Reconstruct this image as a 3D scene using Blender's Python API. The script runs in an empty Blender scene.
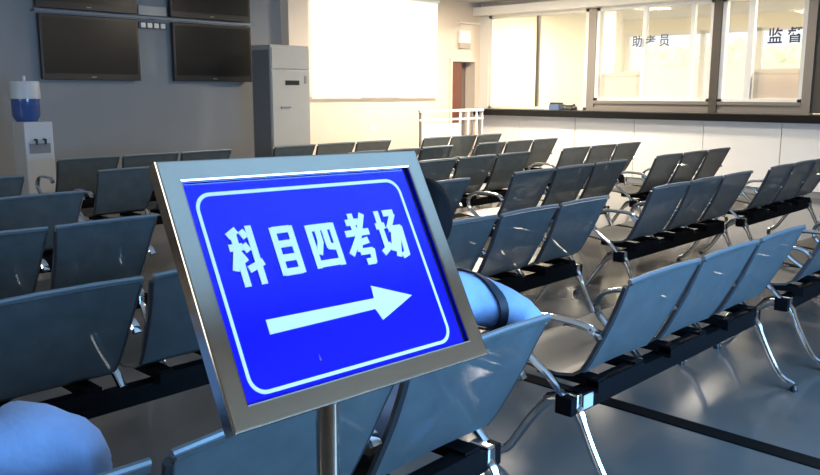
import bpy, bmesh, math, random
from mathutils import Vector, Matrix
R = math.radians
random.seed(4)
SC = bpy.context.scene
COL = SC.collection
# ------------------------------------------------------------------ camera, world, lights, exposure
AZ, PITCH, ROLL, CAMH = R(43.5), R(10.1), R(0.1), 1.45
cd = bpy.data.cameras.new('camera'); cam = bpy.data.objects.new('camera', cd); COL.objects.link(cam)
cam.location = (0, 0, CAMH)
fw = Vector((math.cos(AZ)*math.cos(PITCH), math.sin(AZ)*math.cos(PITCH), -math.sin(PITCH)))
rt = Vector((math.sin(AZ), -math.cos(AZ), 0)); up = rt.cross(fw)
Rr = rt*math.cos(ROLL)+up*math.sin(ROLL); Uu = up*math.cos(ROLL)-rt*math.sin(ROLL)
cam.matrix_world = Matrix.Translation(cam.location) @ Matrix((Rr, Uu, -fw)).transposed().to_4x4()
cd.sensor_width = 36; cd.lens = 820/820*36; cd.clip_start = .05; cd.clip_end = 200
SC.camera = cam
w = bpy.data.worlds.new('sky'); SC.world = w; w.use_nodes = True
bg = w.node_tree.nodes['Background']; bg.inputs[0].default_value = (.80, .90, 1, 1); bg.inputs[1].default_value = 1.5
vs = SC.view_settings
vs.view_transform = 'Standard'; vs.look = 'None'; vs.gamma = 1; vs.use_curve_mapping = False; vs.exposure = 0.0
SC.cycles.use_denoising = True
SC.cycles.max_bounces = 8; SC.cycles.diffuse_bounces = 4; SC.cycles.glossy_bounces = 4; SC.cycles.transparent_max_bounces = 16
SC.cycles.sample_clamp_indirect = 6

def area(name, loc, direction, sx, sy, power, col):
    l = bpy.data.lights.new(name, 'AREA'); l.shape = 'RECTANGLE'; l.size = sx; l.size_y = sy; l.energy = power; l.color = col
    o = bpy.data.objects.new(name, l); COL.objects.link(o); o.location = loc
    o.rotation_euler = Vector(direction).to_track_quat('-Z', 'Y').to_euler()
    return o
sun = bpy.data.lights.new('sun', 'SUN'); sun.energy = 3.2; sun.angle = R(2); sun.color = (1, .95, .85)
so = bpy.data.objects.new('sun', sun); COL.objects.link(so); so.rotation_euler = Vector((.55, .5, -.65)).to_track_quat('-Z', 'Y').to_euler()
# daylight by the windows behind the photographer; the left light is added fill
area('daylight_rear_window', (3.0, -1.5, 1.15), (0.10, 1, .0), 3.0, 1.2, 290, (.22, .53, 1))
area('left_fill_light', (-2.9, 4.5, 1.9), (1, 0.15, -.05), 5.0, 1.6, 95, (1, .95, .88))  # added fill aimed at the counter front
# ------------------------------------------------------------------ materials
def mat(name, col, rough=.5, metal=0, noise=0, nscale=8, bump=0, emit=0, alpha=1, coat=0, trans=0, spec=None, emcol=None):
    m = bpy.data.materials.new(name); m.use_nodes = True
    nt = m.node_tree; b = nt.nodes['Principled BSDF']
    b.inputs['Base Color'].default_value = (*col, 1); b.inputs['Roughness'].default_value = rough; b.inputs['Metallic'].default_value = metal
    b.inputs['Coat Weight'].default_value = coat; b.inputs['Transmission Weight'].default_value = trans
    if spec is not None: b.inputs['Specular IOR Level'].default_value = spec
    if emit: b.inputs['Emission Color'].default_value = (*(emcol or col), 1); b.inputs['Emission Strength'].default_value = emit
    if noise or bump:
        tc = nt.nodes.new('ShaderNodeTexCoord'); n = nt.nodes.new('ShaderNodeTexNoise'); n.inputs['Scale'].default_value = nscale; n.inputs['Detail'].default_value = 4
        nt.links.new(tc.outputs['Object'], n.inputs['Vector'])
        if noise:
            r = nt.nodes.new('ShaderNodeValToRGB')
            r.color_ramp.elements[0].position = .3; r.color_ramp.elements[1].position = .7
            r.color_ramp.elements[0].color = (*[c*(1-noise) for c in col], 1); r.color_ramp.elements[1].color = (*[min(1, c*(1+noise)) for c in col], 1)
            nt.links.new(n.outputs['Fac'], r.inputs['Fac']); nt.links.new(r.outputs['Color'], b.inputs['Base Color'])
        if bump:
            bp = nt.nodes.new('ShaderNodeBump'); bp.inputs['Strength'].default_value = bump; bp.inputs['Distance'].default_value = .02
            nt.links.new(n.outputs['Fac'], bp.inputs['Height']); nt.links.new(bp.outputs['Normal'], b.inputs['Normal'])
    if alpha < 1:
        t = nt.nodes.new('ShaderNodeBsdfTransparent'); mx = nt.nodes.new('ShaderNodeMixShader'); mx.inputs[0].default_value = alpha
        out = nt.nodes['Material Output']
        nt.links.new(t.outputs[0], mx.inputs[1]); nt.links.new(b.outputs[0], mx.inputs[2]); nt.links.new(mx.outputs[0], out.inputs[0])
    return m
M = {}
M['floor'] = mat('polished_floor', (.135, .128, .12), .13, noise=.10, nscale=1.3, coat=0)
M['wall_grey'] = mat('grey_wall', (.24, .25, .26), .7, noise=.03, nscale=3)  # darker and greyer than the cream stretch of the same wall
M['wall_cream'] = mat('cream_wall', (.78, .66, .53), .6, noise=.03, nscale=2)  # lighter and warmer than the grey stretch
M['rear'] = mat('rear_wall_paint', (.62, .54, .43), .7)
M['ceil'] = mat('ceiling_white', (.75, .73, .69), .8, noise=.02)
M['white'] = mat('white_paint', (.85, .84, .80), .45)
M['fascia'] = mat('fascia_white', (.85, .80, .70), .5)
M['office'] = mat('office_wall', (.92, .84, .60), .7)
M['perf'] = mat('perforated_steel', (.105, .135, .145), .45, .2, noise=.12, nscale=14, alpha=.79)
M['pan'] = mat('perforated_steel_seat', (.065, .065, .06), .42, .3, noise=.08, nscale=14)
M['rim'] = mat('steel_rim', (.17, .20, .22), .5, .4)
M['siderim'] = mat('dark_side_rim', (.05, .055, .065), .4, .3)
M['chrome'] = mat('chrome', (.72, .74, .76), .12, 1)
M['black'] = mat('black_steel', (.006, .006, .007), .6, spec=.06)
M['blackp'] = mat('black_plastic', (.012, .012, .013), .35)
M['screenblk'] = mat('tv_glass', (.010, .010, .010), .28, spec=.3)
M['steel'] = mat('brushed_stainless', (.56, .48, .39), .13, 1, noise=.06, nscale=5)
M['sticker'] = mat('white_sticker', (.55, .58, .62), .6)
M['blue'] = mat('sign_blue', (.004, .006, .80), .14, noise=.02, nscale=3)
M['signwhite'] = mat('sign_white', (.88, .86, .83), .45)
M['glass'] = mat('window_glass', (.95, .93, .80), .03, alpha=.20)
M['counter_top'] = mat('black_stone_counter', (.008, .008, .008), .35, spec=.2)
M['panel'] = mat('white_counter_panel', (.88, .87, .84), .35, noise=.02, nscale=2)
M['alu'] = mat('grey_aluminium', (.27, .24, .21), .4, .5)
M['darkalu'] = mat('dark_aluminium', (.11, .095, .08), .4, .5)
M['peach'] = mat('peach_board', (.82, .62, .48), .6)
M['taupe'] = mat('taupe_frame', (.48, .40, .33), .6)
M['text'] = mat('window_lettering', (.02, .025, .09), .5)
M['textgrey'] = mat('faded_window_lettering', (.07, .07, .11), .5)
M['acwhite'] = mat('appliance_white', (.38, .38, .36), .4, noise=.02)
M['acgrey'] = mat('appliance_grey', (.17, .175, .185), .5)
M['dispenser'] = mat('dispenser_white', (.46, .48, .50), .4)
M['bottle'] = mat('blue_water_bottle', (.04, .09, .26), .12, alpha=.88)
M['screen'] = mat('projection_screen', (.9, .9, .88), .8, emit=1.15, emcol=(1, .99, .95))  # emission stands in for the projector light falling on the sheet
M['door'] = mat('red_brown_door', (.16, .055, .035), .4, noise=.15, nscale=4)
M['doorgrey'] = mat('grey_corridor', (.22, .18, .15), .8)  # grey-brown tone for the interior past the open leaf
M['shirt'] = mat('light_blue_cotton', (.27, .40, .66), .85, noise=.14, nscale=7, bump=.8)
M['navy'] = mat('navy_strap', (.006, .009, .022), .6)
M['skin'] = mat('skin', (.50, .30, .20), .5)
M['hair'] = mat('black_hair', (.003, .003, .004), .8, spec=.15)
M['trouser'] = mat('dark_trousers', (.02, .025, .05), .8, noise=.15, nscale=12)
M['shoe'] = mat('black_shoe', (.012, .012, .012), .4)
M['lamp'] = mat('ceiling_lamp_diffuser', (1, .95, .85), .5, emit=5.0, emcol=(1, .90, .76))
M['leaf'] = mat('haze_paled_leaves', (.62, .68, .42), .8, noise=.3, nscale=3, bump=.5)  # leaf colour paled to give the hazy view through the glazing
M['outwall'] = mat('peach_render', (.80, .66, .48), .8, noise=.05)
M['paving'] = mat('outdoor_paving', (.6, .57, .5), .8, noise=.1)
M['orange'] = mat('red_tip', (.55, .07, .02), .5)
M['device'] = mat('blue_grey_device', (.10, .15, .26), .4)

# ------------------------------------------------------------------ helpers
class MB:
    def __init__(s): s.bm = bmesh.new()
    def box(s, a, b, rot=None, bevel=0):
        a, b = Vector(a), Vector(b); c = (a+b)/2; d = b-a
        r = bmesh.ops.create_cube(s.bm, size=1)
        m = Matrix.Translation(c) @ (rot.to_4x4() if rot else Matrix()) @ Matrix.Diagonal((abs(d.x), abs(d.y), abs(d.z), 1))
        bmesh.ops.transform(s.bm, matrix=m, verts=r['verts'])
        if bevel:
            es = list({e for v in r['verts'] for e in v.link_edges})
            bmesh.ops.bevel(s.bm, geom=es, offset=bevel, segments=2, affect='EDGES', profile=.6)
        return s
    def tube(s, pts, r, n=8, cap=True, flat=None):
        pts = [Vector(p) for p in pts]; rings = []
        rs = r if isinstance(r, (list, tuple)) else [r]*len(pts)
        for i, p in enumerate(pts):
            t = (pts[min(i+1, len(pts)-1)]-pts[max(i-1, 0)]).normalized()
            ref = Vector((1, 0, 0)) if abs(t.x) < .9 else Vector((0, 0, 1))
            u = t.cross(ref).normalized(); v = t.cross(u).normalized()
            fx = flat or 1
            rings.append([s.bm.verts.new(p+rs[i]*(math.cos(2*math.pi*k/n)*u+math.sin(2*math.pi*k/n)*v*fx)) for k in range(n)])
        for a, b in zip(rings, rings[1:]):
            for k in range(n): s.bm.faces.new((a[k], a[(k+1) % n], b[(k+1) % n], b[k]))
        if cap:
            s.bm.faces.new(rings[0][::-1]); s.bm.faces.new(rings[-1])
        return s
    def lathe(s, prof, c=(0, 0), n=24):
        rings = [[s.bm.verts.new((c[0]+r*math.cos(2*math.pi*k/n), c[1]+r*math.sin(2*math.pi*k/n), z)) for k in range(n)] for r, z in prof]
        for a, b in zip(rings, rings[1:]):
            for k in range(n): s.bm.faces.new((a[k], a[(k+1) % n], b[(k+1) % n], b[k]))
        s.bm.faces.new(rings[0][::-1]); s.bm.faces.new(rings[-1]); return s
    def prism(s, poly, z0, z1, xf=None):
        f = xf or (lambda a, b, c: (a, b, c))
        lo = [s.bm.verts.new(f(x, y, z0)) for x, y in poly]; hi = [s.bm.verts.new(f(x, y, z1)) for x, y in poly]
        s.bm.faces.new(lo[::-1]); s.bm.faces.new(hi)
        for i in range(len(poly)):
            j = (i+1) % len(poly); s.bm.faces.new((lo[i], lo[j], hi[j], hi[i]))
        return s
    def build(s, name, m, parent=None, smooth=False, loc=None):
        bmesh.ops.recalc_face_normals(s.bm, faces=s.bm.faces)
        me = bpy.data.meshes.new(name); s.bm.to_mesh(me); s.bm.free(); me.materials.append(m)
        if smooth:
            for p in me.polygons: p.use_smooth = True
            try: me.set_sharp_from_angle(angle=R(40))
            except Exception: pass
        o = bpy.data.objects.new(name, me); COL.objects.link(o)
        if parent: o.parent = parent
        if loc: o.location = loc
        return o
def tag(o, label, cat, group=None, kind=None):
    o['label'] = label; o['category'] = cat
    if group: o['group'] = group
    if kind: o['kind'] = kind
    return o
def empty(name, loc=(0, 0, 0), rz=0):
    o = bpy.data.objects.new(name, None); COL.objects.link(o); o.location = loc; o.rotation_euler.z = rz; o.empty_display_size = .1
    return o
def struct(o): o['kind'] = 'structure'; return o
def copy_tree(o, parent=None):
    c = o.copy(); COL.objects.link(c)
    if parent: c.parent = parent
    for ch in list(o.children): copy_tree(ch, c)
    return c

# ------------------------------------------------------------------ the room
XW, YW, ZC = 12.2, 9.75, 3.04
KW = YW/9.2
def wx(x): return x*KW
def wz(z): return 1.45+(z-1.45)*KW
X0, Y0 = -3.0, -1.6
struct(MB().box((X0-.2, Y0-.2, -.15), (17.6, YW+.4, 0)).build('floor', M['floor']))
struct(MB().box((X0-.2, Y0-.2, ZC), (17.6, YW+.4, ZC+.15)).build('ceiling', M['ceil']))
# wall facing the seats: grey part with televisions, cream part with the screen
struct(MB().box((X0-.2, YW, 0), (wx(7.30), YW+.2, ZC)).build('wall_back_left', M['wall_grey']))
wb = MB(); wb.box((wx(7.30), YW, 0), (wx(10.70), YW+.2, ZC)); wb.box((wx(10.70), YW, wz(1.95)), (wx(11.30), YW+.2, ZC)); wb.box((wx(11.30), YW, 0), (12.3, YW+.2, ZC))
struct(wb.build('wall_back_right', M['wall_cream']))
struct(MB().box((wx(7.13), YW-.18, 0), (wx(7.47), YW, ZC)).build('trim_pilaster', M['wall_cream']))
rw = MB(); rw.box((X0, Y0-.2, 0), (0, Y0, ZC)); rw.box((4.7, Y0-.2, 0), (17.6, Y0, ZC)); rw.box((0, Y0-.2, 0), (4.7, Y0, .5)); rw.box((0, Y0-.2, 1.8), (4.7, Y0, ZC))
struct(rw.build('wall_rear', M['rear']))
wf = MB()
for x in (0, 1.2, 2.35, 3.5, 4.7): wf.box((x-.03, Y0-.14, .5), (x+.03, Y0-.06, 1.8))
wf.box((0, Y0-.14, .5), (4.7, Y0-.06, .55)); wf.box((0, Y0-.14, 1.75), (4.7, Y0-.06, 1.8))
fr = struct(wf.build('window_1', M['white']))
MB().box((0, Y0-.105, .5), (4.7, Y0-.095, 1.8)).build('window_pane', M['glass'], fr)
lw = MB(); lw.box((X0-.2, Y0-.2, 0), (X0, 2.0, ZC)); lw.box((X0-.2, 7.0, 0), (X0, YW, ZC)); lw.box((X0-.2, 2.0, 0), (X0, 7.0, 1.0)); lw.box((X0-.2, 2.0, 2.7), (X0, 7.0, ZC))
struct(lw.build('wall_left', M['wall_grey']))
wl = MB()
for y in (2.0, 3.25, 4.5, 5.75, 7.0): wl.box((X0-.14, y-.03, 1.0), (X0-.06, y+.03, 2.7))
wl.box((X0-.14, 2.0, 1.0), (X0-.06, 7.0, 1.05)); wl.box((X0-.14, 2.0, 2.65), (X0-.06, 7.0, 2.7))
wl = struct(wl.build('window_6', M['white'])); MB().box((X0-.105, 2.0, 1.0), (X0-.095, 7.0, 2.7)).build('window_pane', M['glass'], wl)  # unseen window added to go with the left fill light
# right end wall beyond the frame
struct(MB().box((XW, Y0, 0), (XW+.2, 2.99, ZC)).box((XW, 2.99, 1.16), (XW+.2, 3.90, ZC)).build('wall_right', M['darkalu']))

# door opening at the far end
dr = struct(empty('door_1'))
a_, b_, z_ = wx(10.70), wx(11.30), wz(1.95)
MB().box((a_-.05, YW-.03, 0), (a_, YW+.05, z_+.06)).box((b_, YW-.03, 0), (b_+.08, YW+.05, z_+.06)).box((a_, YW-.03, z_), (b_, YW+.05, z_+.06)).build('door_frame', M['wall_cream'], dr)
MB().box((a_, YW+.01, .01), (a_+.30, YW+.05, z_)).build('door_leaf', M['door'], dr)
MB().tube([(a_+.25, YW-.03, 1.0), (a_+.25, YW-.03, 1.15)], .012).build('door_handle', M['chrome'], dr)
MB().box((a_-.1, YW+.21, 0), (b_+.1, YW+.26, 2.1)).build('door_passage', M['doorgrey'], dr)

# ------------------------------------------------------------------ glazed office partition on the counter
MB_f = MB().box((XW-.28, 3.0, 2.80), (XW+.12, YW, 2.945)); struct(MB_f.build('trim_fascia', M['fascia']))
struct(MB().box((XW-.04, 3.0, 2.945), (XW+.1, YW, ZC)).build('wall_right_upper', M['wall_cream']))
def section(n, ya, yb, frame_mat, muls, mulmat, z0=1.31, z1=2.80, sill=None):
    f = MB()
    f.box((XW-.04, ya, z1-.05), (XW+.06, yb, z1)); f.box((XW-.04, ya, z0), (XW+.06, yb, z0+.04))
    f.box((XW-.04, ya, z0), (XW+.06, ya+.06, z1)); f.box((XW-.04, yb-.06, z0), (XW+.06, yb, z1))
    o = struct(f.build('window_%d' % n, frame_mat))
    for y, wd in muls: MB().box((XW-.03, y-wd/2, z0), (XW+.05, y+wd/2, z1)).build('mullion', mulmat, o)
    MB().box((XW+.005, ya+.05, z0+.03), (XW+.013, yb-.05, z1-.03)).build('window_pane', M['glass'], o)
    return o
section(2, 7.47, 9.55, M['fascia'], [(8.50, .035)], M['darkalu'], z0=1.15)
section(3, 5.34, 7.32, M['white'], [(6.47, .06), (5.68, .06)], M['white'])
section(4, 4.02, 5.22, M['white'], [(4.80, .09)], M['white'])
struct(MB().box((XW-.06, 9.55, 1.14), (XW+.10, YW, 2.80)).build('trim_window_end', M['fascia']))
struct(MB().box((XW-.08, 5.22, 1.14), (XW+.10, 5.34, 2.82)).build('trim_window_post', M['darkalu']))
struct(MB().box((XW-.06, 7.32, 1.14), (XW+.10, 7.46, 2.82)).build('trim_window_post_far', M['alu']))
struct(MB().box((XW-.06, 3.90, 1.14), (XW+.10, 4.02, 2.82)).build('trim_window_post_near', M['alu']))
struct(MB().box((XW-.06, 4.02, 1.14), (XW+.08, 7.32, 1.20)).box((XW-.03, 4.02, 1.20), (XW+.08, 7.32, 1.26)).box((XW-.07, 4.02, 1.26), (XW+.08, 7.32, 1.31)).build('trim_window_sill', M['alu']))
# boards behind the service windows
def board(y0, y1, z0, z1, label):
    b = MB().box((XW+.10, y0, z0), (XW+.13, y1, z1)).build('window_board', M['peach'])
    MB().box((XW+.085, y0-.03, z1-.03), (XW+.135, y1+.03, z1+.05)).box((XW+.085, y0-.03, z0), (XW+.135, y0+.03, z1)).box((XW+.085, y1-.03, z0), (XW+.135, y1+.03, z1)).build('board_frame', M['taupe'], b)
    return tag(b, label, 'board', 'peach boards in the service windows')
board(6.60, 7.24, 1.36, 1.72, 'peach board with taupe frame low in the left service window')
board(4.10, 4.72, 1.36, 1.73, 'peach board with taupe frame low in the right service window beside the edge')
# counter
co = empty('service_counter', (0, 0, 0))
MB().box((XW-.36, 3.02, 1.03), (XW+.30, 9.70, 1.14), bevel=.01).build('counter_top', M['counter_top'], co)
seams = [9.60, 8.75, 7.60, 6.50, 5.36, 4.22, 3.05]
for a, b in zip(seams[1:], seams): MB().box((XW-.14, a+.006, .09), (XW-.10, b-.006, 1.03)).build('front_panel', M['panel'], co)
MB().box((XW-.10, 3.02, .09), (XW+.1, 9.6, 1.03)).build('counter_body', M['taupe'], co)
MB().box((XW-.12, 3.02, 0), (XW+.1, 9.6, .09)).build('plinth', M['wall_grey'], co)
tag(co, 'long white-panelled service counter with a black stone top under the glazing', 'counter')
# lettering
def text_mesh(name, body, size, m, depth=.002, offset=0, parent=None):
    c = bpy.data.curves.new(name, 'FONT'); c.body = body; c.size = size; c.extrude = depth; c.offset = offset; c.align_x = 'CENTER'; c.align_y = 'CENTER'
    t = bpy.data.objects.new(name, c); COL.objects.link(t)
    dg = bpy.context.evaluated_depsgraph_get(); dg.update()
    me = bpy.data.meshes.new_from_object(t.evaluated_get(dg)); bpy.data.objects.remove(t)
    me.materials.clear(); me.materials.append(m); me.name = name
    vs_ = me.vertices
    x0 = min(v.co.x for v in vs_); x1 = max(v.co.x for v in vs_); y0 = min(v.co.y for v in vs_); y1 = max(v.co.y for v in vs_)
    o = bpy.data.objects.new(name, me); COL.objects.link(o)
    if parent: o.parent = parent
    return o, (x0, x1, y0, y1)
def glyph_in_box(name, ch, cx, cy, wd, ht, m, z, parent, offset=.02, base=1.0, rot=None):
    o, (x0, x1, y0, y1) = text_mesh(name, ch, base, m, .004, offset)
    me = o.data; sx = wd/(x1-x0); sy = ht/(y1-y0)
    for v in me.vertices:
        v.co.x = (v.co.x-(x0+x1)/2)*sx+cx; v.co.y = (v.co.y-(y0+y1)/2)*sy+cy; v.co.z = v.co.z*.25+z
    o.parent = parent
    return o
def window_text(chars, ys, z, size, m, label):
    t = empty('window_lettering', (XW-.06, 0, 0)); t.rotation_euler = (R(90), 0, R(-90))
    # local x -> -Y world, local y -> Z world
    for ch, y in zip(chars, ys): glyph_in_box('character', ch, -y, z, size, size*1.08, m, 0.0, t, offset=0.016)
    return tag(t, label, 'lettering')
window_text('助考员', (6.57, 6.34, 6.11), 2.235, .165, M['textgrey'], 'three faded grey characters on the left service window')
window_text('监督', (4.44, 4.17), 2.235, .20, M['text'], 'two dark navy characters on the right service window')
# small things on the counter
dv = tag(empty('card_reader', (XW-.15, 7.98, 1.14)), 'small blue grey box standing on the black counter top', 'device')
MB().box((-.08, -.10, 0), (.08, .10, .10), bevel=.008).build('body', M['device'], dv)
MB().box((-.07, -.09, .10), (.07, .09, .13), bevel=.005).build('cover', M['blackp'], dv)
ph = tag(empty('desk_telephone', (XW-.15, 7.72, 1.14)), 'black telephone beside the blue grey box on the counter', 'telephone')
MB().prism([(-.09, 0), (.09, 0), (.09, .07), (-.09, .03)], -.09, .09, lambda a, b, c: (a, c, b)).build('base', M['blackp'], ph)
MB().tube([(-.0, -.10, .09), (0, -.05, .075), (0, .05, .075), (0, .10, .09)], [.028, .016, .016, .028]).build('handset', M['blackp'], ph, True)

# office interior and outdoors
struct(MB().box((12.3, YW, 0), (17.6, YW+.2, ZC)).build('wall_office_left', M['office']))
struct(MB().box((XW+.34, 2.8, 0), (17.6, 3.0, ZC)).build('wall_office_right', M['office']))
ow = MB().box((17.4, 3.0, 0), (17.6, YW, 1.05)).box((17.4, 3.0, 2.75), (17.6, YW, ZC))
struct(ow.build('wall_office_back', M['office']))
owf = MB()
for y in (3.05, 4.3, 5.5, 6.7, 7.9, 9.68): owf.box((17.44, y-.05, 1.05), (17.54, y+.05, 2.75))
owf.box((17.44, 3.0, 1.05), (17.54, YW, 1.12)); owf.box((17.44, 3.0, 2.68), (17.54, YW, 2.75))
struct(owf.build('window_5', M['white']))
struct(MB().box((14.3, 8.2, 0), (14.55, 8.45, ZC)).build('trim_office_column', M['fascia']))
struct(MB().box((17.6, -8, -.15), (40, 26, -.02)).build('ground', M['paving']))
struct(MB().box((26, -4, 0), (26.2, 24, 2.3)).build('wall_garden', M['outwall']))
hb = MB()
for i in range(90):
    y = -6+i*.36; z = 2.7+random.random()*.5
    r = bmesh.ops.create_icosphere(hb.bm, subdivisions=2, radius=1)
    bmesh.ops.transform(hb.bm, matrix=Matrix.Translation((27.6+random.random(), y, z*.5)) @ Matrix.Diagonal((.9, .8, z*.5+.1, 1)), verts=r['verts'])
    for v in r['verts']: v.co += Vector((random.uniform(-.08, .08), random.uniform(-.08, .08), random.uniform(-.08, .08)))
tag(hb.build('hedge', M['leaf']), 'pale green hedge outside beyond the garden wall', 'hedge', kind='stuff')

# ceiling lamps; the powered ones are added as warm fill
def ceiling_lamp(x, y, label, sx=.6, sy=.6, power=60, parent_z=ZC):
    t = tag(empty('ceiling_lamp', (x, y, ZC-.02)), label, 'lamp', 'square ceiling lamps')
    MB().box((-sx/2-.03, -sy/2-.03, -.02), (sx/2+.03, -sy/2, .02)).box((-sx/2-.03, sy/2, -.02), (sx/2+.03, sy/2+.03, .02)).box((-sx/2-.03, -sy/2, -.02), (-sx/2, sy/2, .02)).box((sx/2, -sy/2, -.02), (sx/2+.03, sy/2, .02)).build('frame', M['white'], t)
    MB().box((-sx/2, -sy/2, -.012), (sx/2, sy/2, .018)).build('diffuser', M['lamp'], t)
    if power: area('ceiling_fill_light', (x, y, ZC-.06), (0, 0, -1), sx, sy, power, (1, .87, .70))  # warm fill, only for the added lamps
    return t
LAMPS = [(7.4, 5.6, 'added fill lamp above the middle benches', .6, .6, 130), (11.4, 4.95, 'ceiling lamp near the counter, reflected brightest in the floor', 1.1, .5, 0), (9.9, 7.6, 'added fill lamp before the projection screen', .6, .6, 230), (7.0, 2.6, 'added fill lamp above the right benches', .6, .6, 90), (9.95, 5.75, 'ceiling lamp between the middle benches and the counter', .5, .5, 0)]
OFFICE = [(13.1, 5.7, 'nearer ceiling lamp inside the glazed office', .9, .35, 0), (13.3, 8.3, 'added fill lamp in the far corner of the glazed office', .6, .6, 170), (13.3, 3.9, 'added fill lamp in the near corner of the glazed office', .6, .6, 200)]  # powered office lamps are added to brighten the interior
for l in LAMPS+OFFICE: ceiling_lamp(*l)

# ------------------------------------------------------------------ things on the back wall
def tv(x0, x1, z0, z1, label):
    x0, x1, z0, z1 = wx(x0), wx(x1), wz(z0), wz(z1)
    t = tag(empty('television', ((x0+x1)/2, YW-.005, z0)), label, 'television', 'wall televisions')
    hw = (x1-x0)/2; h = z1-z0
    MB().box((-hw, -.10, 0), (hw, -.04, h), bevel=.006).build('casing', M['blackp'], t)
    MB().box((-hw+.035, -.104, .075), (hw-.035, -.099, h-.035)).build('screen', M['screenblk'], t)
    MB().box((-.2, -.04, h*.3), (.2, 0, h*.7)).build('wall_bracket', M['black'], t)
    MB().box((-.03, -.103, .03), (.03, -.0995, .042)).build('badge', M['alu'], t)
    return t
tv(3.82, 4.97, 1.57, 2.27, 'lower left television on the grey wall above the water dispenser')
tv(5.42, 6.56, 1.57, 2.27, 'lower right television on the grey wall beside the air conditioner')
tv(3.80, 4.97, 2.33, 2.93, 'upper left television, its top cut off by the frame')
tv(5.40, 6.56, 2.33, 2.93, 'upper right television, its top cut off by the frame')
tag(MB().box((3.98, YW-.16, 2.335), (6.98, YW-.14, 2.36)).box((4.0, YW-.15, 2.34), (4.03, YW, 2.355)).box((5.5, YW-.15, 2.34), (5.54, YW, 2.355)).box((6.95, YW-.15, 2.34), (6.98, YW, 2.355)).build('mounting_rail', M['rim']), 'thin metal rail between the upper and lower televisions', 'rail')
tag(MB().box((5.31, YW-.05, 2.385), (5.70, YW, 2.50), bevel=.005).build('wall_box', M['acwhite']), 'pale flat box on the wall between the television pairs', 'box')
ss = tag(MB().box((5.32, YW-.03, 2.225), (5.70, YW, 2.305)).build('socket_strip', M['blackp']), 'dark strip of four white sockets between the televisions', 'socket')
for i in range(4): MB().box((5.34+i*.092, YW-.04, 2.235), (5.405+i*.092, YW-.028, 2.295), bevel=.008).build('socket', M['white'], ss)
# projection screen
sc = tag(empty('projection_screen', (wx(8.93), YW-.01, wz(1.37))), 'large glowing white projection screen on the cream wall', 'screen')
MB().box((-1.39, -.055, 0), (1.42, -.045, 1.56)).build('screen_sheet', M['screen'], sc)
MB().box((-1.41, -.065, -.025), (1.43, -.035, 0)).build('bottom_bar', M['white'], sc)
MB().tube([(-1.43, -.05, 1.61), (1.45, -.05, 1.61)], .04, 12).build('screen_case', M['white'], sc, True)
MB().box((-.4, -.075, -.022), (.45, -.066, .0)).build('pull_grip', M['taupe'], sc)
tag(MB().box((wx(8.80), YW-.012, .82), (wx(8.89), YW, .91), bevel=.004).build('wall_socket', M['white']), 'small white wall socket below the projection screen', 'socket')
nt_ = tag(MB().box((wx(10.87), YW-.04, wz(2.26)), (wx(11.15), YW, wz(2.47)), bevel=.005).build('wall_notice', M['white']), 'small white and brown notice box above the door', 'notice')
MB().box((wx(10.87), YW-.045, wz(2.17)), (wx(11.15), YW-.002, wz(2.26))).build('brown_strip', M['taupe'], nt_)
tag(MB().box((wx(10.85), YW-.06, wz(2.58)), (wx(11.4), YW, wz(2.61))).build('wall_ledge', M['fascia']), 'thin pale ledge above the notice box', 'ledge')

# air conditioner cabinet
ac = tag(empty('air_conditioner', (6.90, 8.75, 0)), 'tall white floor-standing air conditioner beside the pilaster', 'air conditioner')
MB().box((-.30, 0, 0), (.34, .42, 2.045), bevel=.012).build('cabinet', M['acwhite'], ac)
MB().box((-.29, -.015, 1.74), (.33, 0, 2.01), bevel=.006).build('outlet_panel', M['acwhite'], ac)
MB().box((-.29, -.015, .74), (.33, 0, 1.72), bevel=.006).build('front_door', M['acwhite'], ac)
gr = MB()
for i in range(14): gr.box((-.27, -.012, .10+i*.043), (.31, -.002, .125+i*.043))
gr.build('intake_grille', M['acgrey'], ac)
MB().box((-.08, -.022, 1.53), (.15, -.014, 1.59)).build('display', M['blackp'], ac)
MB().box((-.16, -.03, 1.23), (.0, -.014, 1.25)).build('door_pull', M['acgrey'], ac)
MB().box((.24, -.02, 1.55), (.28, -.014, 1.65)).build('energy_sticker', M['alu'], ac)
MB().box((-.305, .03, .05), (-.299, .39, 1.98)).build('grey_side_sheet', M['acgrey'], ac)  # thin darker grey sheet on the cabinet's left side only

# water dispenser
wd = tag(empty('water_dispenser', (3.46, 8.72, 0)), 'white water dispenser with blue bottle and white bucket at the wall', 'water dispenser')
MB().box((-.10, -.17, 0), (.19, .14, 1.14), bevel=.015).build('cabinet', M['dispenser'], wd)
MB().box((-.06, -.176, .82), (.15, -.169, .92)).build('tap_recess', M['acgrey'], wd)
for sx in (.0, .09): MB().tube([(sx, -.17, .96), (sx, -.21, .96), (sx, -.21, .91)], .013).build('tap', M['blackp'], wd, True)
MB().lathe([(.10, 1.14), (.12, 1.17), (.135, 1.20), (.135, 1.37)], (-.0, 0)).build('bottle', M['bottle'], wd, True)
MB().lathe([(.15, 1.37), (.15, 1.375), (.147, 1.53), (.143, 1.545)], (-.0, 0)).build('filter_bucket', M['dispenser'], wd, True)
MB().lathe([(.018, 1.54), (.018, 1.585), (.012, 1.60)], (-.0, 0), 12).build('lid_knob', M['dispenser'], wd, True)

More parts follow.
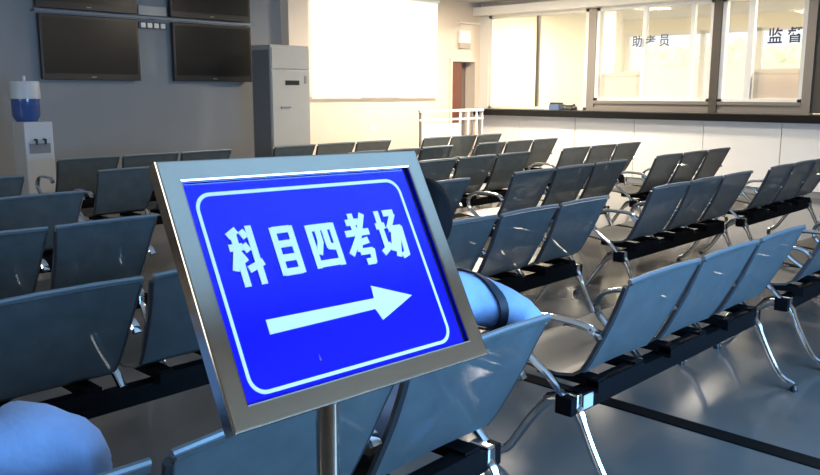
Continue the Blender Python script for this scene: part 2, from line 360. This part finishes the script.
# white railing in front of the door
rl = tag(empty('queue_railing', (9.30, 8.64, 0)), 'white metal queue railing before the far door', 'railing')
MB().box((0, -.03, 1.13), (1.56, .03, 1.17), bevel=.006).build('top_rail', M['white'], rl)
MB().box((0, -.02, 1.00), (1.56, .02, 1.03)).build('middle_rail', M['white'], rl)
MB().box((0, -.02, .10), (1.56, .02, .13)).build('bottom_rail', M['white'], rl)
MB().box((.06, -.008, .13), (.98, .008, .95)).build('infill_panel', M['white'], rl)
for i in range(8):
    x = [.03, .98, 1.08, 1.18, 1.28, 1.40, 1.50, 1.54][i]
    MB().box((x-.014, -.014, 0), (x+.014, .014, 1.13)).build('post', M['white'] if i % 2 else M['alu'], rl)

# ------------------------------------------------------------------ seating benches
P = .57
def profile_shell(name, prof, x0s, x1s, th, m, parent, smooth=True):
    """sheet swept along a side profile: prof = [(y,z)], widths per row"""
    b = MB(); n = len(prof); nx = 6; grid = [[], []]
    for side in (0, 1):
        for i, (y, z) in enumerate(prof):
            p0 = Vector(prof[max(i-1, 0)]); p1 = Vector(prof[min(i+1, n-1)]); t = (p1-p0).normalized(); nn = Vector((-t.y, t.x))
            off = nn*th*(1 if side else 0); row = []
            for k in range(nx+1):
                u = k/nx; dip = .010*math.sin(math.pi*u)
                row.append(b.bm.verts.new((x0s[i]+(x1s[i]-x0s[i])*u, y+off.x+dip, z+off.y)))
            grid[side].append(row)
    for g in grid:
        for a, c in zip(g, g[1:]):
            for k in range(nx): b.bm.faces.new((a[k], a[k+1], c[k+1], c[k]))
    for i in range(n-1):
        for k in (0, nx): b.bm.faces.new((grid[0][i][k], grid[0][i+1][k], grid[1][i+1][k], grid[1][i][k]))
    for k in range(nx):
        for i in (0, n-1): b.bm.faces.new((grid[0][i][k], grid[0][i][k+1], grid[1][i][k+1], grid[1][i][k]))
    return b.build(name, m, parent, smooth)
def smooth_pts(pts, k=3):
    out = []; n = len(pts)
    P_ = [Vector(p) for p in pts]
    for i in range(n-1):
        a, b, c, d = P_[max(i-1, 0)], P_[i], P_[i+1], P_[min(i+2, n-1)]
        for j in range(k):
            t = j/k
            out.append(.5*((2*b)+(c-a)*t+(2*a-5*b+4*c-d)*t*t+(3*b-a-3*c+d)*t**3))
    out.append(P_[-1]); return out
def make_bench():
    t = empty('tandem_bench')
    back = [(-.022, .812), (-.008, .822), (.004, .80), (.030, .74), (.065, .66), (.105, .58), (.148, .50), (.178, .455)]
    pan = [(.185, .445), (.215, .425), (.28, .415), (.38, .42), (.48, .432), (.56, .435), (.61, .42), (.635, .39)]
    for s in range(3):
        c = P*(s+.5)
        hw = [.262, .262, .258, .249, .242, .237, .231, .226]
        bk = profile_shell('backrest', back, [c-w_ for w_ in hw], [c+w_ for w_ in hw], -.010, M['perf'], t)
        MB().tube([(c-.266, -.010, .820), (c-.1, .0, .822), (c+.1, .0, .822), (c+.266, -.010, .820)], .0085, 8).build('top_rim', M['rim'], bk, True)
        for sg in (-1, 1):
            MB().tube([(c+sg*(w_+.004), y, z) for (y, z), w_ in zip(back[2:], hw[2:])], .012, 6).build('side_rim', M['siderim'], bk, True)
        hw2 = [.232, .238, .245, .248, .25, .25, .248, .24]
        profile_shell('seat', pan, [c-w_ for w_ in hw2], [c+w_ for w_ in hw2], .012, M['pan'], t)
        MB().box((c-.17, .15, .375), (c-.11, .42, .41)).box((c+.11, .15, .375), (c+.17, .42, .41)).box((c-.17, .145, .36), (c+.17, .20, .40)).build('seat_bracket', M['black'], t)
    for k in range(4):
        x = P*k
        pts = smooth_pts([(x, .085, .60), (x, .12, .635), (x, .22, .645), (x, .34, .64), (x, .42, .60), (x, .43, .53), (x, .37, .47), (x, .29, .42), (x, .22, .36)], 3)
        a = MB().tube(pts, .0125, 8, flat=1.5).build('armrest', M['chrome'], t, True)
    for x in (.03, 3*P-.03):
        front = smooth_pts([(x, .21, .335), (x, .30, .32), (x, .40, .20), (x, .49, .07), (x, .56, .03)], 3)
        rear = smooth_pts([(x, .21, .335), (x, .17, .29), (x, .11, .17), (x, .04, .06), (x, -.03, .03)], 3)
        lg = MB().tube(front, [.026]*4+[.018]*8+[.014], 8, flat=.8); lg.tube(rear, [.026]*4+[.018]*8+[.014], 8, flat=.8)
        lg = lg.build('leg', M['chrome'], t, True)
        MB().lathe([(.020, 0), (.020, .012), (.010, .03)], (x, .56), 10).lathe([(.020, 0), (.020, .012), (.010, .03)], (x, -.03), 10).build('foot_pad', M['blackp'], lg)
        MB().box((x-.018, .170, .288), (x+.018, .250, .372), bevel=.008).build('leg_clamp', M['chrome'], lg)
    MB().box((-.02, .175, .295), (3*P+.02, .245, .365), bevel=.004).build('beam', M['black'], t)
    return t
bench0 = make_bench()
ROWS = [1.28, 2.56, 3.83, 5.08, 6.32, 7.62]
G = 'steel waiting benches in rows'
BENCHES = [  # x start, x end, row, label
 (.04, 1.94, 0, 'steel bench directly behind the blue sign, two people in light blue on it'),
 (2.44, 4.12, 0, 'steel bench right of the sign with a white sticker on its beam end'),
 (4.47, 6.20, 0, 'steel bench in the front row cut off by the right edge'),
 (.82, 2.49, 1, 'second-row steel bench left of the sign, partly behind it'),
 (2.80, 4.47, 1, 'second-row steel bench immediately right of the sign'),
 (5.01, 6.72, 1, 'second-row steel bench in the right half, third one along'),
 (7.10, 8.80, 1, 'second-row steel bench at the right edge near the counter'),
 (.47, 2.15, 2, 'third-row steel bench at the left edge'),
 (2.98, 4.68, 2, 'third-row steel bench just right of the sign, mostly hidden'),
 (5.19, 7.00, 2, 'third-row steel bench in the middle of the right half'),
 (7.55, 9.35, 2, 'third-row steel bench nearest the counter'),
 (.66, 2.35, 3, 'fourth-row steel bench at the left edge'),
 (5.40, 7.22, 3, 'fourth-row steel bench above the right corner of the sign'),
 (7.80, 9.60, 3, 'fourth-row steel bench close to the counter'),
 (.78, 2.47, 4, 'fifth-row steel bench in front of the water dispenser'),
 (3.01, 4.72, 4, 'fifth-row steel bench touching the upper left corner of the sign'),
 (5.70, 7.40, 4, 'fifth-row steel bench seen over the right end of the sign top'),
 (7.85, 9.60, 4, 'fifth-row steel bench in front of the white railing and counter'),
 (3.25, 5.20, 5, 'last-row steel bench right of the water dispenser under the televisions'),
 (5.75, 7.68, 5, 'last-row steel bench in front of the air conditioner and screen'),
 (8.28, 10.05, 5, 'last-row steel bench in front of the white railing'),
]
for i, (xa, xb, r, lab) in enumerate(BENCHES):
    o = bench0 if i == 0 else copy_tree(bench0)
    o.location = (xa, ROWS[r]+{0: -.05, 1: .045}.get(i, 0), 0); o.rotation_euler.z = {0: .028, 1: -.012}.get(i, 0); o.scale = ((xb-xa)/(3*P), 1, 1)
    tag(o, lab, 'bench', G)
    if i == 1:
        st = MB().box((.06, .172, .303), (.125, .1745, .357)).build('beam_sticker', M['sticker'], o); st['label'] = 'white sticker on the beam end'
        MB().tube([(0, .40, .628), (0, .44, .60), (0, .452, .56)], .018, 8).build('arm_tip', M['orange'], o)['label'] = 'red tip of the armrest'
# ------------------------------------------------------------------ cable cover on the floor
tag(MB().prism([(-.05, 0), (.05, 0), (.045, .005), (-.045, .005)], -1.5, 3.4, lambda a, b, c: (3.32+a+.03*(c-1)*.5, c, b)).build('cable_cover', mat('black_rubber', (.004, .004, .004), .9, spec=.1)), 'black cable cover strip running across the grey floor', 'cable cover')

# ------------------------------------------------------------------ the sign
tilt = R(28.6)
sg = tag(empty('sign_stand', (.905, .955, 0)), 'blue directional sign with white arrow in a tilted stainless frame on a pole', 'sign')
TL = Vector((.637, 1.139, 1.345)); TR = Vector((1.197, 1.124, 1.335)); BL = Vector((.625, .936, .971))
ux = (TR-TL).normalized(); vy = (TL-BL); vy = (vy-ux*vy.dot(ux)).normalized(); nz = ux.cross(vy)
pn = bpy.data.objects.new('sign_panel', None); COL.objects.link(pn)
W_, H_ = .562, .428
def board_obj(mb, name, m, smooth=False, parent=None):
    # mb is in board coordinates: x right, y up (negative), z out towards the viewer; origin top-left front corner
    T = Matrix.Translation(TL-sg.location) @ Matrix((ux, vy, nz)).transposed().to_4x4()
    bmesh.ops.transform(mb.bm, matrix=T, verts=mb.bm.verts)
    return mb.build(name, m, parent or sg, smooth)
bpy.data.objects.remove(pn)
FB = .036
fm = MB(); D = .030
def frame_prism(poly): fm.prism(poly, -D, 0)
frame_prism([(0, 0), (W_, 0), (W_-FB, -FB), (FB, -FB)]); frame_prism([(0, -H_), (W_, -H_), (W_-FB, -H_+FB), (FB, -H_+FB)])
frame_prism([(0, 0), (FB, -FB), (FB, -H_+FB), (0, -H_)]); frame_prism([(W_, 0), (W_-FB, -FB), (W_-FB, -H_+FB), (W_, -H_)])
bmesh.ops.remove_doubles(fm.bm, verts=fm.bm.verts, dist=1e-5)
fo = board_obj(fm, 'frame', M['steel'])
bv = fo.modifiers.new('bevel', 'BEVEL'); bv.width = .003; bv.segments = 2; bv.limit_method = 'ANGLE'
board_obj(MB().box((FB-.002, -H_+FB-.002, -.026), (W_-FB+.002, -FB+.002, -.020)), 'backing_plate', M['acgrey'])
bd = board_obj(MB().box((FB+.001, -.402, -.019), (.519, -FB-.001, -.010)), 'blue_board', M['blue'])
# rounded white outline
def rrect(x0, x1, y0, y1, r, n=8):
    out = []
    for cx, cy, a0 in ((x1-r, y1-r, 0), (x0+r, y1-r, 90), (x0+r, y0+r, 180), (x1-r, y0+r, 270)):
        for k in range(n+1):
            a = R(a0+90*k/n); out.append((cx+r*math.cos(a), cy+r*math.sin(a)))
    return out
def outline_mb():
    b = MB(); o1 = rrect(.050, .493, -.384, -.054, .030); o2 = rrect(.056, .487, -.378, -.060, .025)
    lo = [[b.bm.verts.new((x, y, z)) for x, y in o] for o in (o1, o2) for z in (-.0105, -.0085)]
    a0, a1, b0, b1 = lo; n = len(o1)
    for i in range(n):
        j = (i+1) % n
        for p, q in ((a1, b1), (a0, a1), (b0, b1), (a0, b0)): b.bm.faces.new((p[i], p[j], q[j], q[i]))
    return b
board_obj(outline_mb(), 'border_line', M['signwhite'], parent=sg)
board_obj(MB().prism([(.112, -.273), (.340, -.275), (.342, -.252), (.430, -.284), (.344, -.316), (.335, -.294), (.112, -.297)], -.0105, -.0082), 'arrow', M['signwhite'])
STROKES = {
 'ke': [[(.42, .95), (.08, .85)], [(.02, .66), (.48, .66)], [(.27, .90), (.27, .0)], [(.25, .62), (.03, .28)], [(.29, .56), (.44, .40)], [(.54, .93), (.66, .80)], [(.51, .70), (.63, .57)], [(.46, .27), (1.0, .37)], [(.82, 1.0), (.82, .0)]],
 'mu': [[(.10, 1.0), (.10, .0)], [(.90, 1.0), (.90, .0)], [(.1, .94), (.9, .94)], [(.1, .64), (.9, .64)], [(.1, .35), (.9, .35)], [(.1, .06), (.9, .06)]],
 'si': [[(.06, .98), (.06, .0)], [(.94, .98), (.94, .0)], [(.06, .91), (.94, .91)], [(.06, .09), (.94, .09)], [(.37, .88), (.36, .58), (.22, .34)], [(.63, .88), (.63, .46), (.86, .43)]],
 'kao': [[(.16, .83), (.68, .83)], [(.42, 1.0), (.42, .62)], [(.02, .62), (.98, .62)], [(.88, .95), (.52, .56), (.04, .24)], [(.42, .42), (.84, .46)], [(.45, .44), (.37, .25)], [(.36, .25), (.90, .25)], [(.86, .26), (.80, .05), (.56, .05)]],
 'chang': [[(.02, .68), (.38, .68)], [(.2, .98), (.2, .22)], [(.0, .15), (.40, .30)], [(.44, .92), (.86, .92)], [(.82, .90), (.48, .60)], [(.46, .60), (.98, .60)], [(.93, .60), (.88, .08), (.72, .05)], [(.64, .56), (.42, .16)], [(.80, .56), (.54, .04)]]}
gl = [('ke', .113, .166, .056, .100), ('mu', .193, .166, .044, .084), ('si', .273, .166, .058, .080), ('kao', .352, .164, .058, .098), ('chang', .430, .163, .064, .098)]
for ch, cx, cy, wd_, ht in gl:
    gm = MB(); t_ = .0060
    kz = 0
    for stt in STROKES[ch]:
        pp = [Vector((cx+(x-.5)*wd_, -cy+(y-.5)*ht)) for x, y in stt]
        for a_, b_ in zip(pp, pp[1:]):
            d_ = (b_-a_).normalized(); nn = Vector((-d_.y, d_.x))*t_; e_ = d_*(t_*.5 if len(pp) > 2 else 0)
            gm.prism([tuple(a_-e_-nn), tuple(b_+e_-nn), tuple(b_+e_+nn), tuple(a_-e_+nn)], -.0105, -.0082+kz*.00006); kz += 1
    board_obj(gm, 'character', M['signwhite'])
# bolts and the pole
MB().tube([(-.087, .005, .0), (-.087, .005, .96)], .019, 20).build('pole', M['steel'], sg, True)
board_obj(MB().box((W_/2-.14, -.30, -.05), (W_/2-.04, -.14, -.03)), 'pole_bracket', M['steel'])
MB().tube([(-.087, .005, .94), (-.087, .03, 1.02), (-.087, .09, 1.12)], .013, 12).build('pole_neck', M['steel'], sg, True)
MB().lathe([(.15, 0), (.15, .012), (.12, .022), (.03, .028), (.02, .05)], (-.087, .005), 32).build('base_plate', M['steel'], sg, True)

# ------------------------------------------------------------------ people
def skin_mesh(name, verts, edges, radii, m, parent=None, sub=2, root=0):
    me = bpy.data.meshes.new(name); me.from_pydata([Vector(v) for v in verts], edges, []); me.materials.append(m)
    o = bpy.data.objects.new(name, me); COL.objects.link(o)
    if parent: o.parent = parent
    md = o.modifiers.new('skin', 'SKIN'); md.use_smooth_shade = True
    if not me.skin_vertices: 
        bpy.context.view_layer.objects.active = o
    sv = me.skin_vertices[0].data
    for i, r in enumerate(radii):
        sv[i].radius = r if isinstance(r, tuple) else (r, r); sv[i].use_root = (i == root)
    s = o.modifiers.new('sub', 'SUBSURF'); s.levels = sub; s.render_levels = sub
    dg = bpy.context.evaluated_depsgraph_get(); dg.update()
    me2 = bpy.data.meshes.new_from_object(o.evaluated_get(dg)); me2.name = name
    bpy.data.objects.remove(o)
    for p in me2.polygons: p.use_smooth = True
    if name in ('shirt', 'trousers'):
        from mathutils import noise
        nn = [v.normal.copy() for v in me2.vertices]
        for v, n_ in zip(me2.vertices, nn):
            v.co += n_*(.007*noise.noise(v.co*13)+.004*noise.noise(v.co*31))
    me2.materials.clear(); me2.materials.append(m)
    o = bpy.data.objects.new(name, me2); COL.objects.link(o)
    if parent: o.parent = parent
    return o
def person(loc, lean, rsh, relb, rhand, label, hand_left):
    """seated figure facing +Y, local origin on the floor under the hips"""
    pr_ = tag(empty('person', loc), label, 'person', 'people in light blue on the front bench')
    L = lean
    hip = (0, 0, .53); chest = (L*.5, -.02, .76); neck = (L, .0, .965); 
    lsh = (L-.17, .01, .91); lelb = (L-.25, .12, .70); lhand = hand_left
    hd = (L-.035, -.005, 1.095)
    # body: one continuous surface (head, neck, torso, arms, legs) - joined skins
    V = [hip, (L*.25, -.03, .64), chest, (L*.9, -.01, .90), neck, (L-.015, .0, 1.02), (L-.035, -.005, 1.07), (L-.035, -.01, 1.14),
         lsh, lelb, lhand, rsh, relb, rhand,
         (-.10, .05, .52), (-.12, .44, .53), (-.12, .50, .12), (-.12, .62, .045),
         (.10, .05, .52), (.12, .44, .53), (.12, .50, .12), (.12, .62, .045)]
    E_ = [(0, 1), (1, 2), (2, 3), (3, 4), (4, 5), (5, 6), (6, 7), (3, 8), (8, 9), (9, 10), (3, 11), (11, 12), (12, 13), (0, 14), (14, 15), (15, 16), (16, 17), (0, 18), (18, 19), (19, 20), (20, 21)]
    rad = [(.13, .10), (.13, .095), (.15, .10), (.12, .085), .052, .055, (.078, .088), (.068, .080), .055, .042, .026, .055, .042, .026, .08, .062, .045, .035, .08, .062, .045, .035]
    body = skin_mesh('body', V, E_, rad, M['skin'], pr_)
    body.name = 'body'
    # fingers
    for nm, el, hn in (('left', lelb, lhand), ('right', relb, rhand)):
        d = (Vector(hn)-Vector(el)).normalized(); side = d.cross(Vector((0, 0, 1))).normalized(); dn = side.cross(d).normalized()
        vs2 = [tuple(Vector(hn))]; es = []; rr = [(.026, .018)]
        palm = Vector(hn)+d*.045
        vs2.append(tuple(palm)); es.append((0, 1)); rr.append((.032, .016))
        for k, ln in enumerate((.060, .072, .078, .068)):
            off = side*((k-1.5)*.019); base_i = len(vs2)
            p1 = palm+off+d*.035; p2 = p1+d*ln*.5-dn*.01; p3 = p2+d*ln*.45-dn*.028
            vs2 += [tuple(p1), tuple(p2), tuple(p3)]; es += [(1, base_i), (base_i, base_i+1), (base_i+1, base_i+2)]; rr += [.009, .0085, .007]
        b0 = len(vs2); p1 = Vector(hn)+d*.02+side*.038; p2 = p1+d*.035+side*.012; vs2 += [tuple(p1), tuple(p2)]; es += [(0, b0), (b0, b0+1)]; rr += [.011, .009]
        skin_mesh('hand', vs2, es, rr, M['skin'], pr_, 1)
    # shirt with sleeves
    sh = [(0, -.0, .50), (L*.25, -.03, .64), chest, (L*.9, -.01, .90), (L, -.005, .955), lsh, tuple(Vector(lsh).lerp(Vector(lelb), .6)), lelb, tuple(Vector(lelb).lerp(Vector(lhand), .5)),
          rsh, tuple(Vector(rsh).lerp(Vector(relb), .6)), relb, tuple(Vector(relb).lerp(Vector(rhand), .5))]
    se = [(0, 1), (1, 2), (2, 3), (3, 4), (3, 5), (5, 6), (6, 7), (7, 8), (3, 9), (9, 10), (10, 11), (11, 12)]
    sr = [(.165, .125), (.155, .118), (.175, .120), (.145, .105), (.072, .066), .076, .066, .060, .050, .082, .076, .066, .055]
    pr_shirt = skin_mesh('shirt', sh, se, sr, M['shirt'], pr_, 3)
    skin_mesh('shirt_collar', [(L-.045, -.05, 1.0), (L-.06, .0, 1.0), (L, -.068, 1.012), (L+.045, -.05, 1.0), (L+.06, .0, 1.0)], [(1, 0), (0, 2), (2, 3), (3, 4)], [.012]*5, M['shirt'], pr_, 1)
    tv_ = [(0, .0, .53), (-.10, .08, .53), (-.12, .44, .54), (-.12, .49, .30), (-.12, .50, .10), (.10, .08, .53), (.12, .44, .54), (.12, .49, .30), (.12, .50, .10)]
    skin_mesh('trousers', tv_, [(0, 1), (1, 2), (2, 3), (3, 4), (0, 5), (5, 6), (6, 7), (7, 8)], [(.155, .10), .09, .073, .062, .055, .09, .073, .062, .055], M['trouser'], pr_)
    for x in (-.12, .12): skin_mesh('shoe', [(x, .46, .045), (x, .56, .045), (x, .66, .038)], [(0, 1), (1, 2)], [(.042, .042), (.046, .040), (.036, .030)], M['shoe'], pr_)
    # head details: hair cap, ears, nose, eyes, mouth
    def blob(nm, c, r, m, sub=3, cut=None):
        b = MB(); q = bmesh.ops.create_icosphere(b.bm, subdivisions=sub, radius=1)
        bmesh.ops.transform(b.bm, matrix=Matrix.Translation(c) @ Matrix.Diagonal((*r, 1)), verts=q['verts'])
        if cut:
            for v in b.bm.verts: cut(v)
        return b.build(nm, m, pr_, True)
    def haircut(v):
        # front hairline: push the face side up and inward
        dy = v.co.y-(hd[1]); dz = v.co.z-hd[2]
        if dy > .03 and dz < .055: v.co.y = hd[1]+.03+(dy-.03)*.15
        v.co += Vector((random.uniform(-.002, .002), random.uniform(-.002, .002), random.uniform(-.002, .002)))
    blob('hair', (hd[0], hd[1]-.012, hd[2]+.018), (.084, .100, .112), M['hair'], 4, haircut)
    for s_ in (-1, 1):
        blob('ear', (hd[0]+s_*.089, hd[1]+.015, hd[2]-.02), (.010, .020, .030), M['skin'], 2)
        blob('eye', (hd[0]+s_*.032, hd[1]+.080, hd[2]+.0), (.013, .010, .008), M['blackp'], 2)
    blob('nose', (hd[0], hd[1]+.098, hd[2]-.03), (.014, .018, .022), M['skin'], 2)
    blob('mouth', (hd[0], hd[1]+.086, hd[2]-.065), (.024, .008, .006), M['door'], 2)
    return pr_
p1 = person((1.50, 1.53, 0), .165, (.31, -.01, .865), (.485, -.165, .770), (.40, .04, .66), 'person in light blue shirt, black hair, seated just behind the sign', (-.05, .38, .62))
p2 = person((.36, 1.58, 0), -.10, (.27, -.12, .775), (.30, .02, .62), (.18, .30, .60), 'person in light blue shirt at the bottom left, only a shoulder showing', (-.14, .40, .62))
# strap bag worn by the person behind the sign
bag = tag(empty('shoulder_bag', (1.50, 1.53, 0)), 'navy shoulder bag whose strap crosses the light blue shirt', 'bag')
st_ = [(.18, .16, .84), (.235, .09, .93), (.285, .01, .95), (.325, -.08, .93), (.35, -.14, .86), (.35, -.14, .78), (.31, -.08, .70), (.22, .06, .66), (.02, .13, .62)]
from mathutils.bvhtree import BVHTree
shirt1 = [c for c in p1.children if c.name.startswith('shirt') and 'collar' not in c.name][0]
bvh = BVHTree.FromPolygons([v.co for v in shirt1.data.vertices], [p.vertices for p in shirt1.data.polygons])
pts_ = []
for p in smooth_pts(st_, 5):
    co, no, _, _ = bvh.find_nearest(p)
    pts_.append((co+no*.007, no))
sb = MB(); prev = None
for k, (p, no) in enumerate(pts_):
    t_ = (pts_[min(k+1, len(pts_)-1)][0]-pts_[max(k-1, 0)][0]).normalized(); sd = t_.cross(no).normalized()*.013
    ring = [sb.bm.verts.new(p+sd-no*.004), sb.bm.verts.new(p-sd-no*.004), sb.bm.verts.new(p-sd+no*.003), sb.bm.verts.new(p+sd+no*.003)]
    if prev:
        for q in range(4): sb.bm.faces.new((prev[q], prev[(q+1) % 4], ring[(q+1) % 4], ring[q]))
    prev = ring
sb.build('strap', M['navy'], bag, True)
MB().box((-.42, .0, .445), (-.24, .10, .66), bevel=.02).build('pouch', M['navy'], bag)
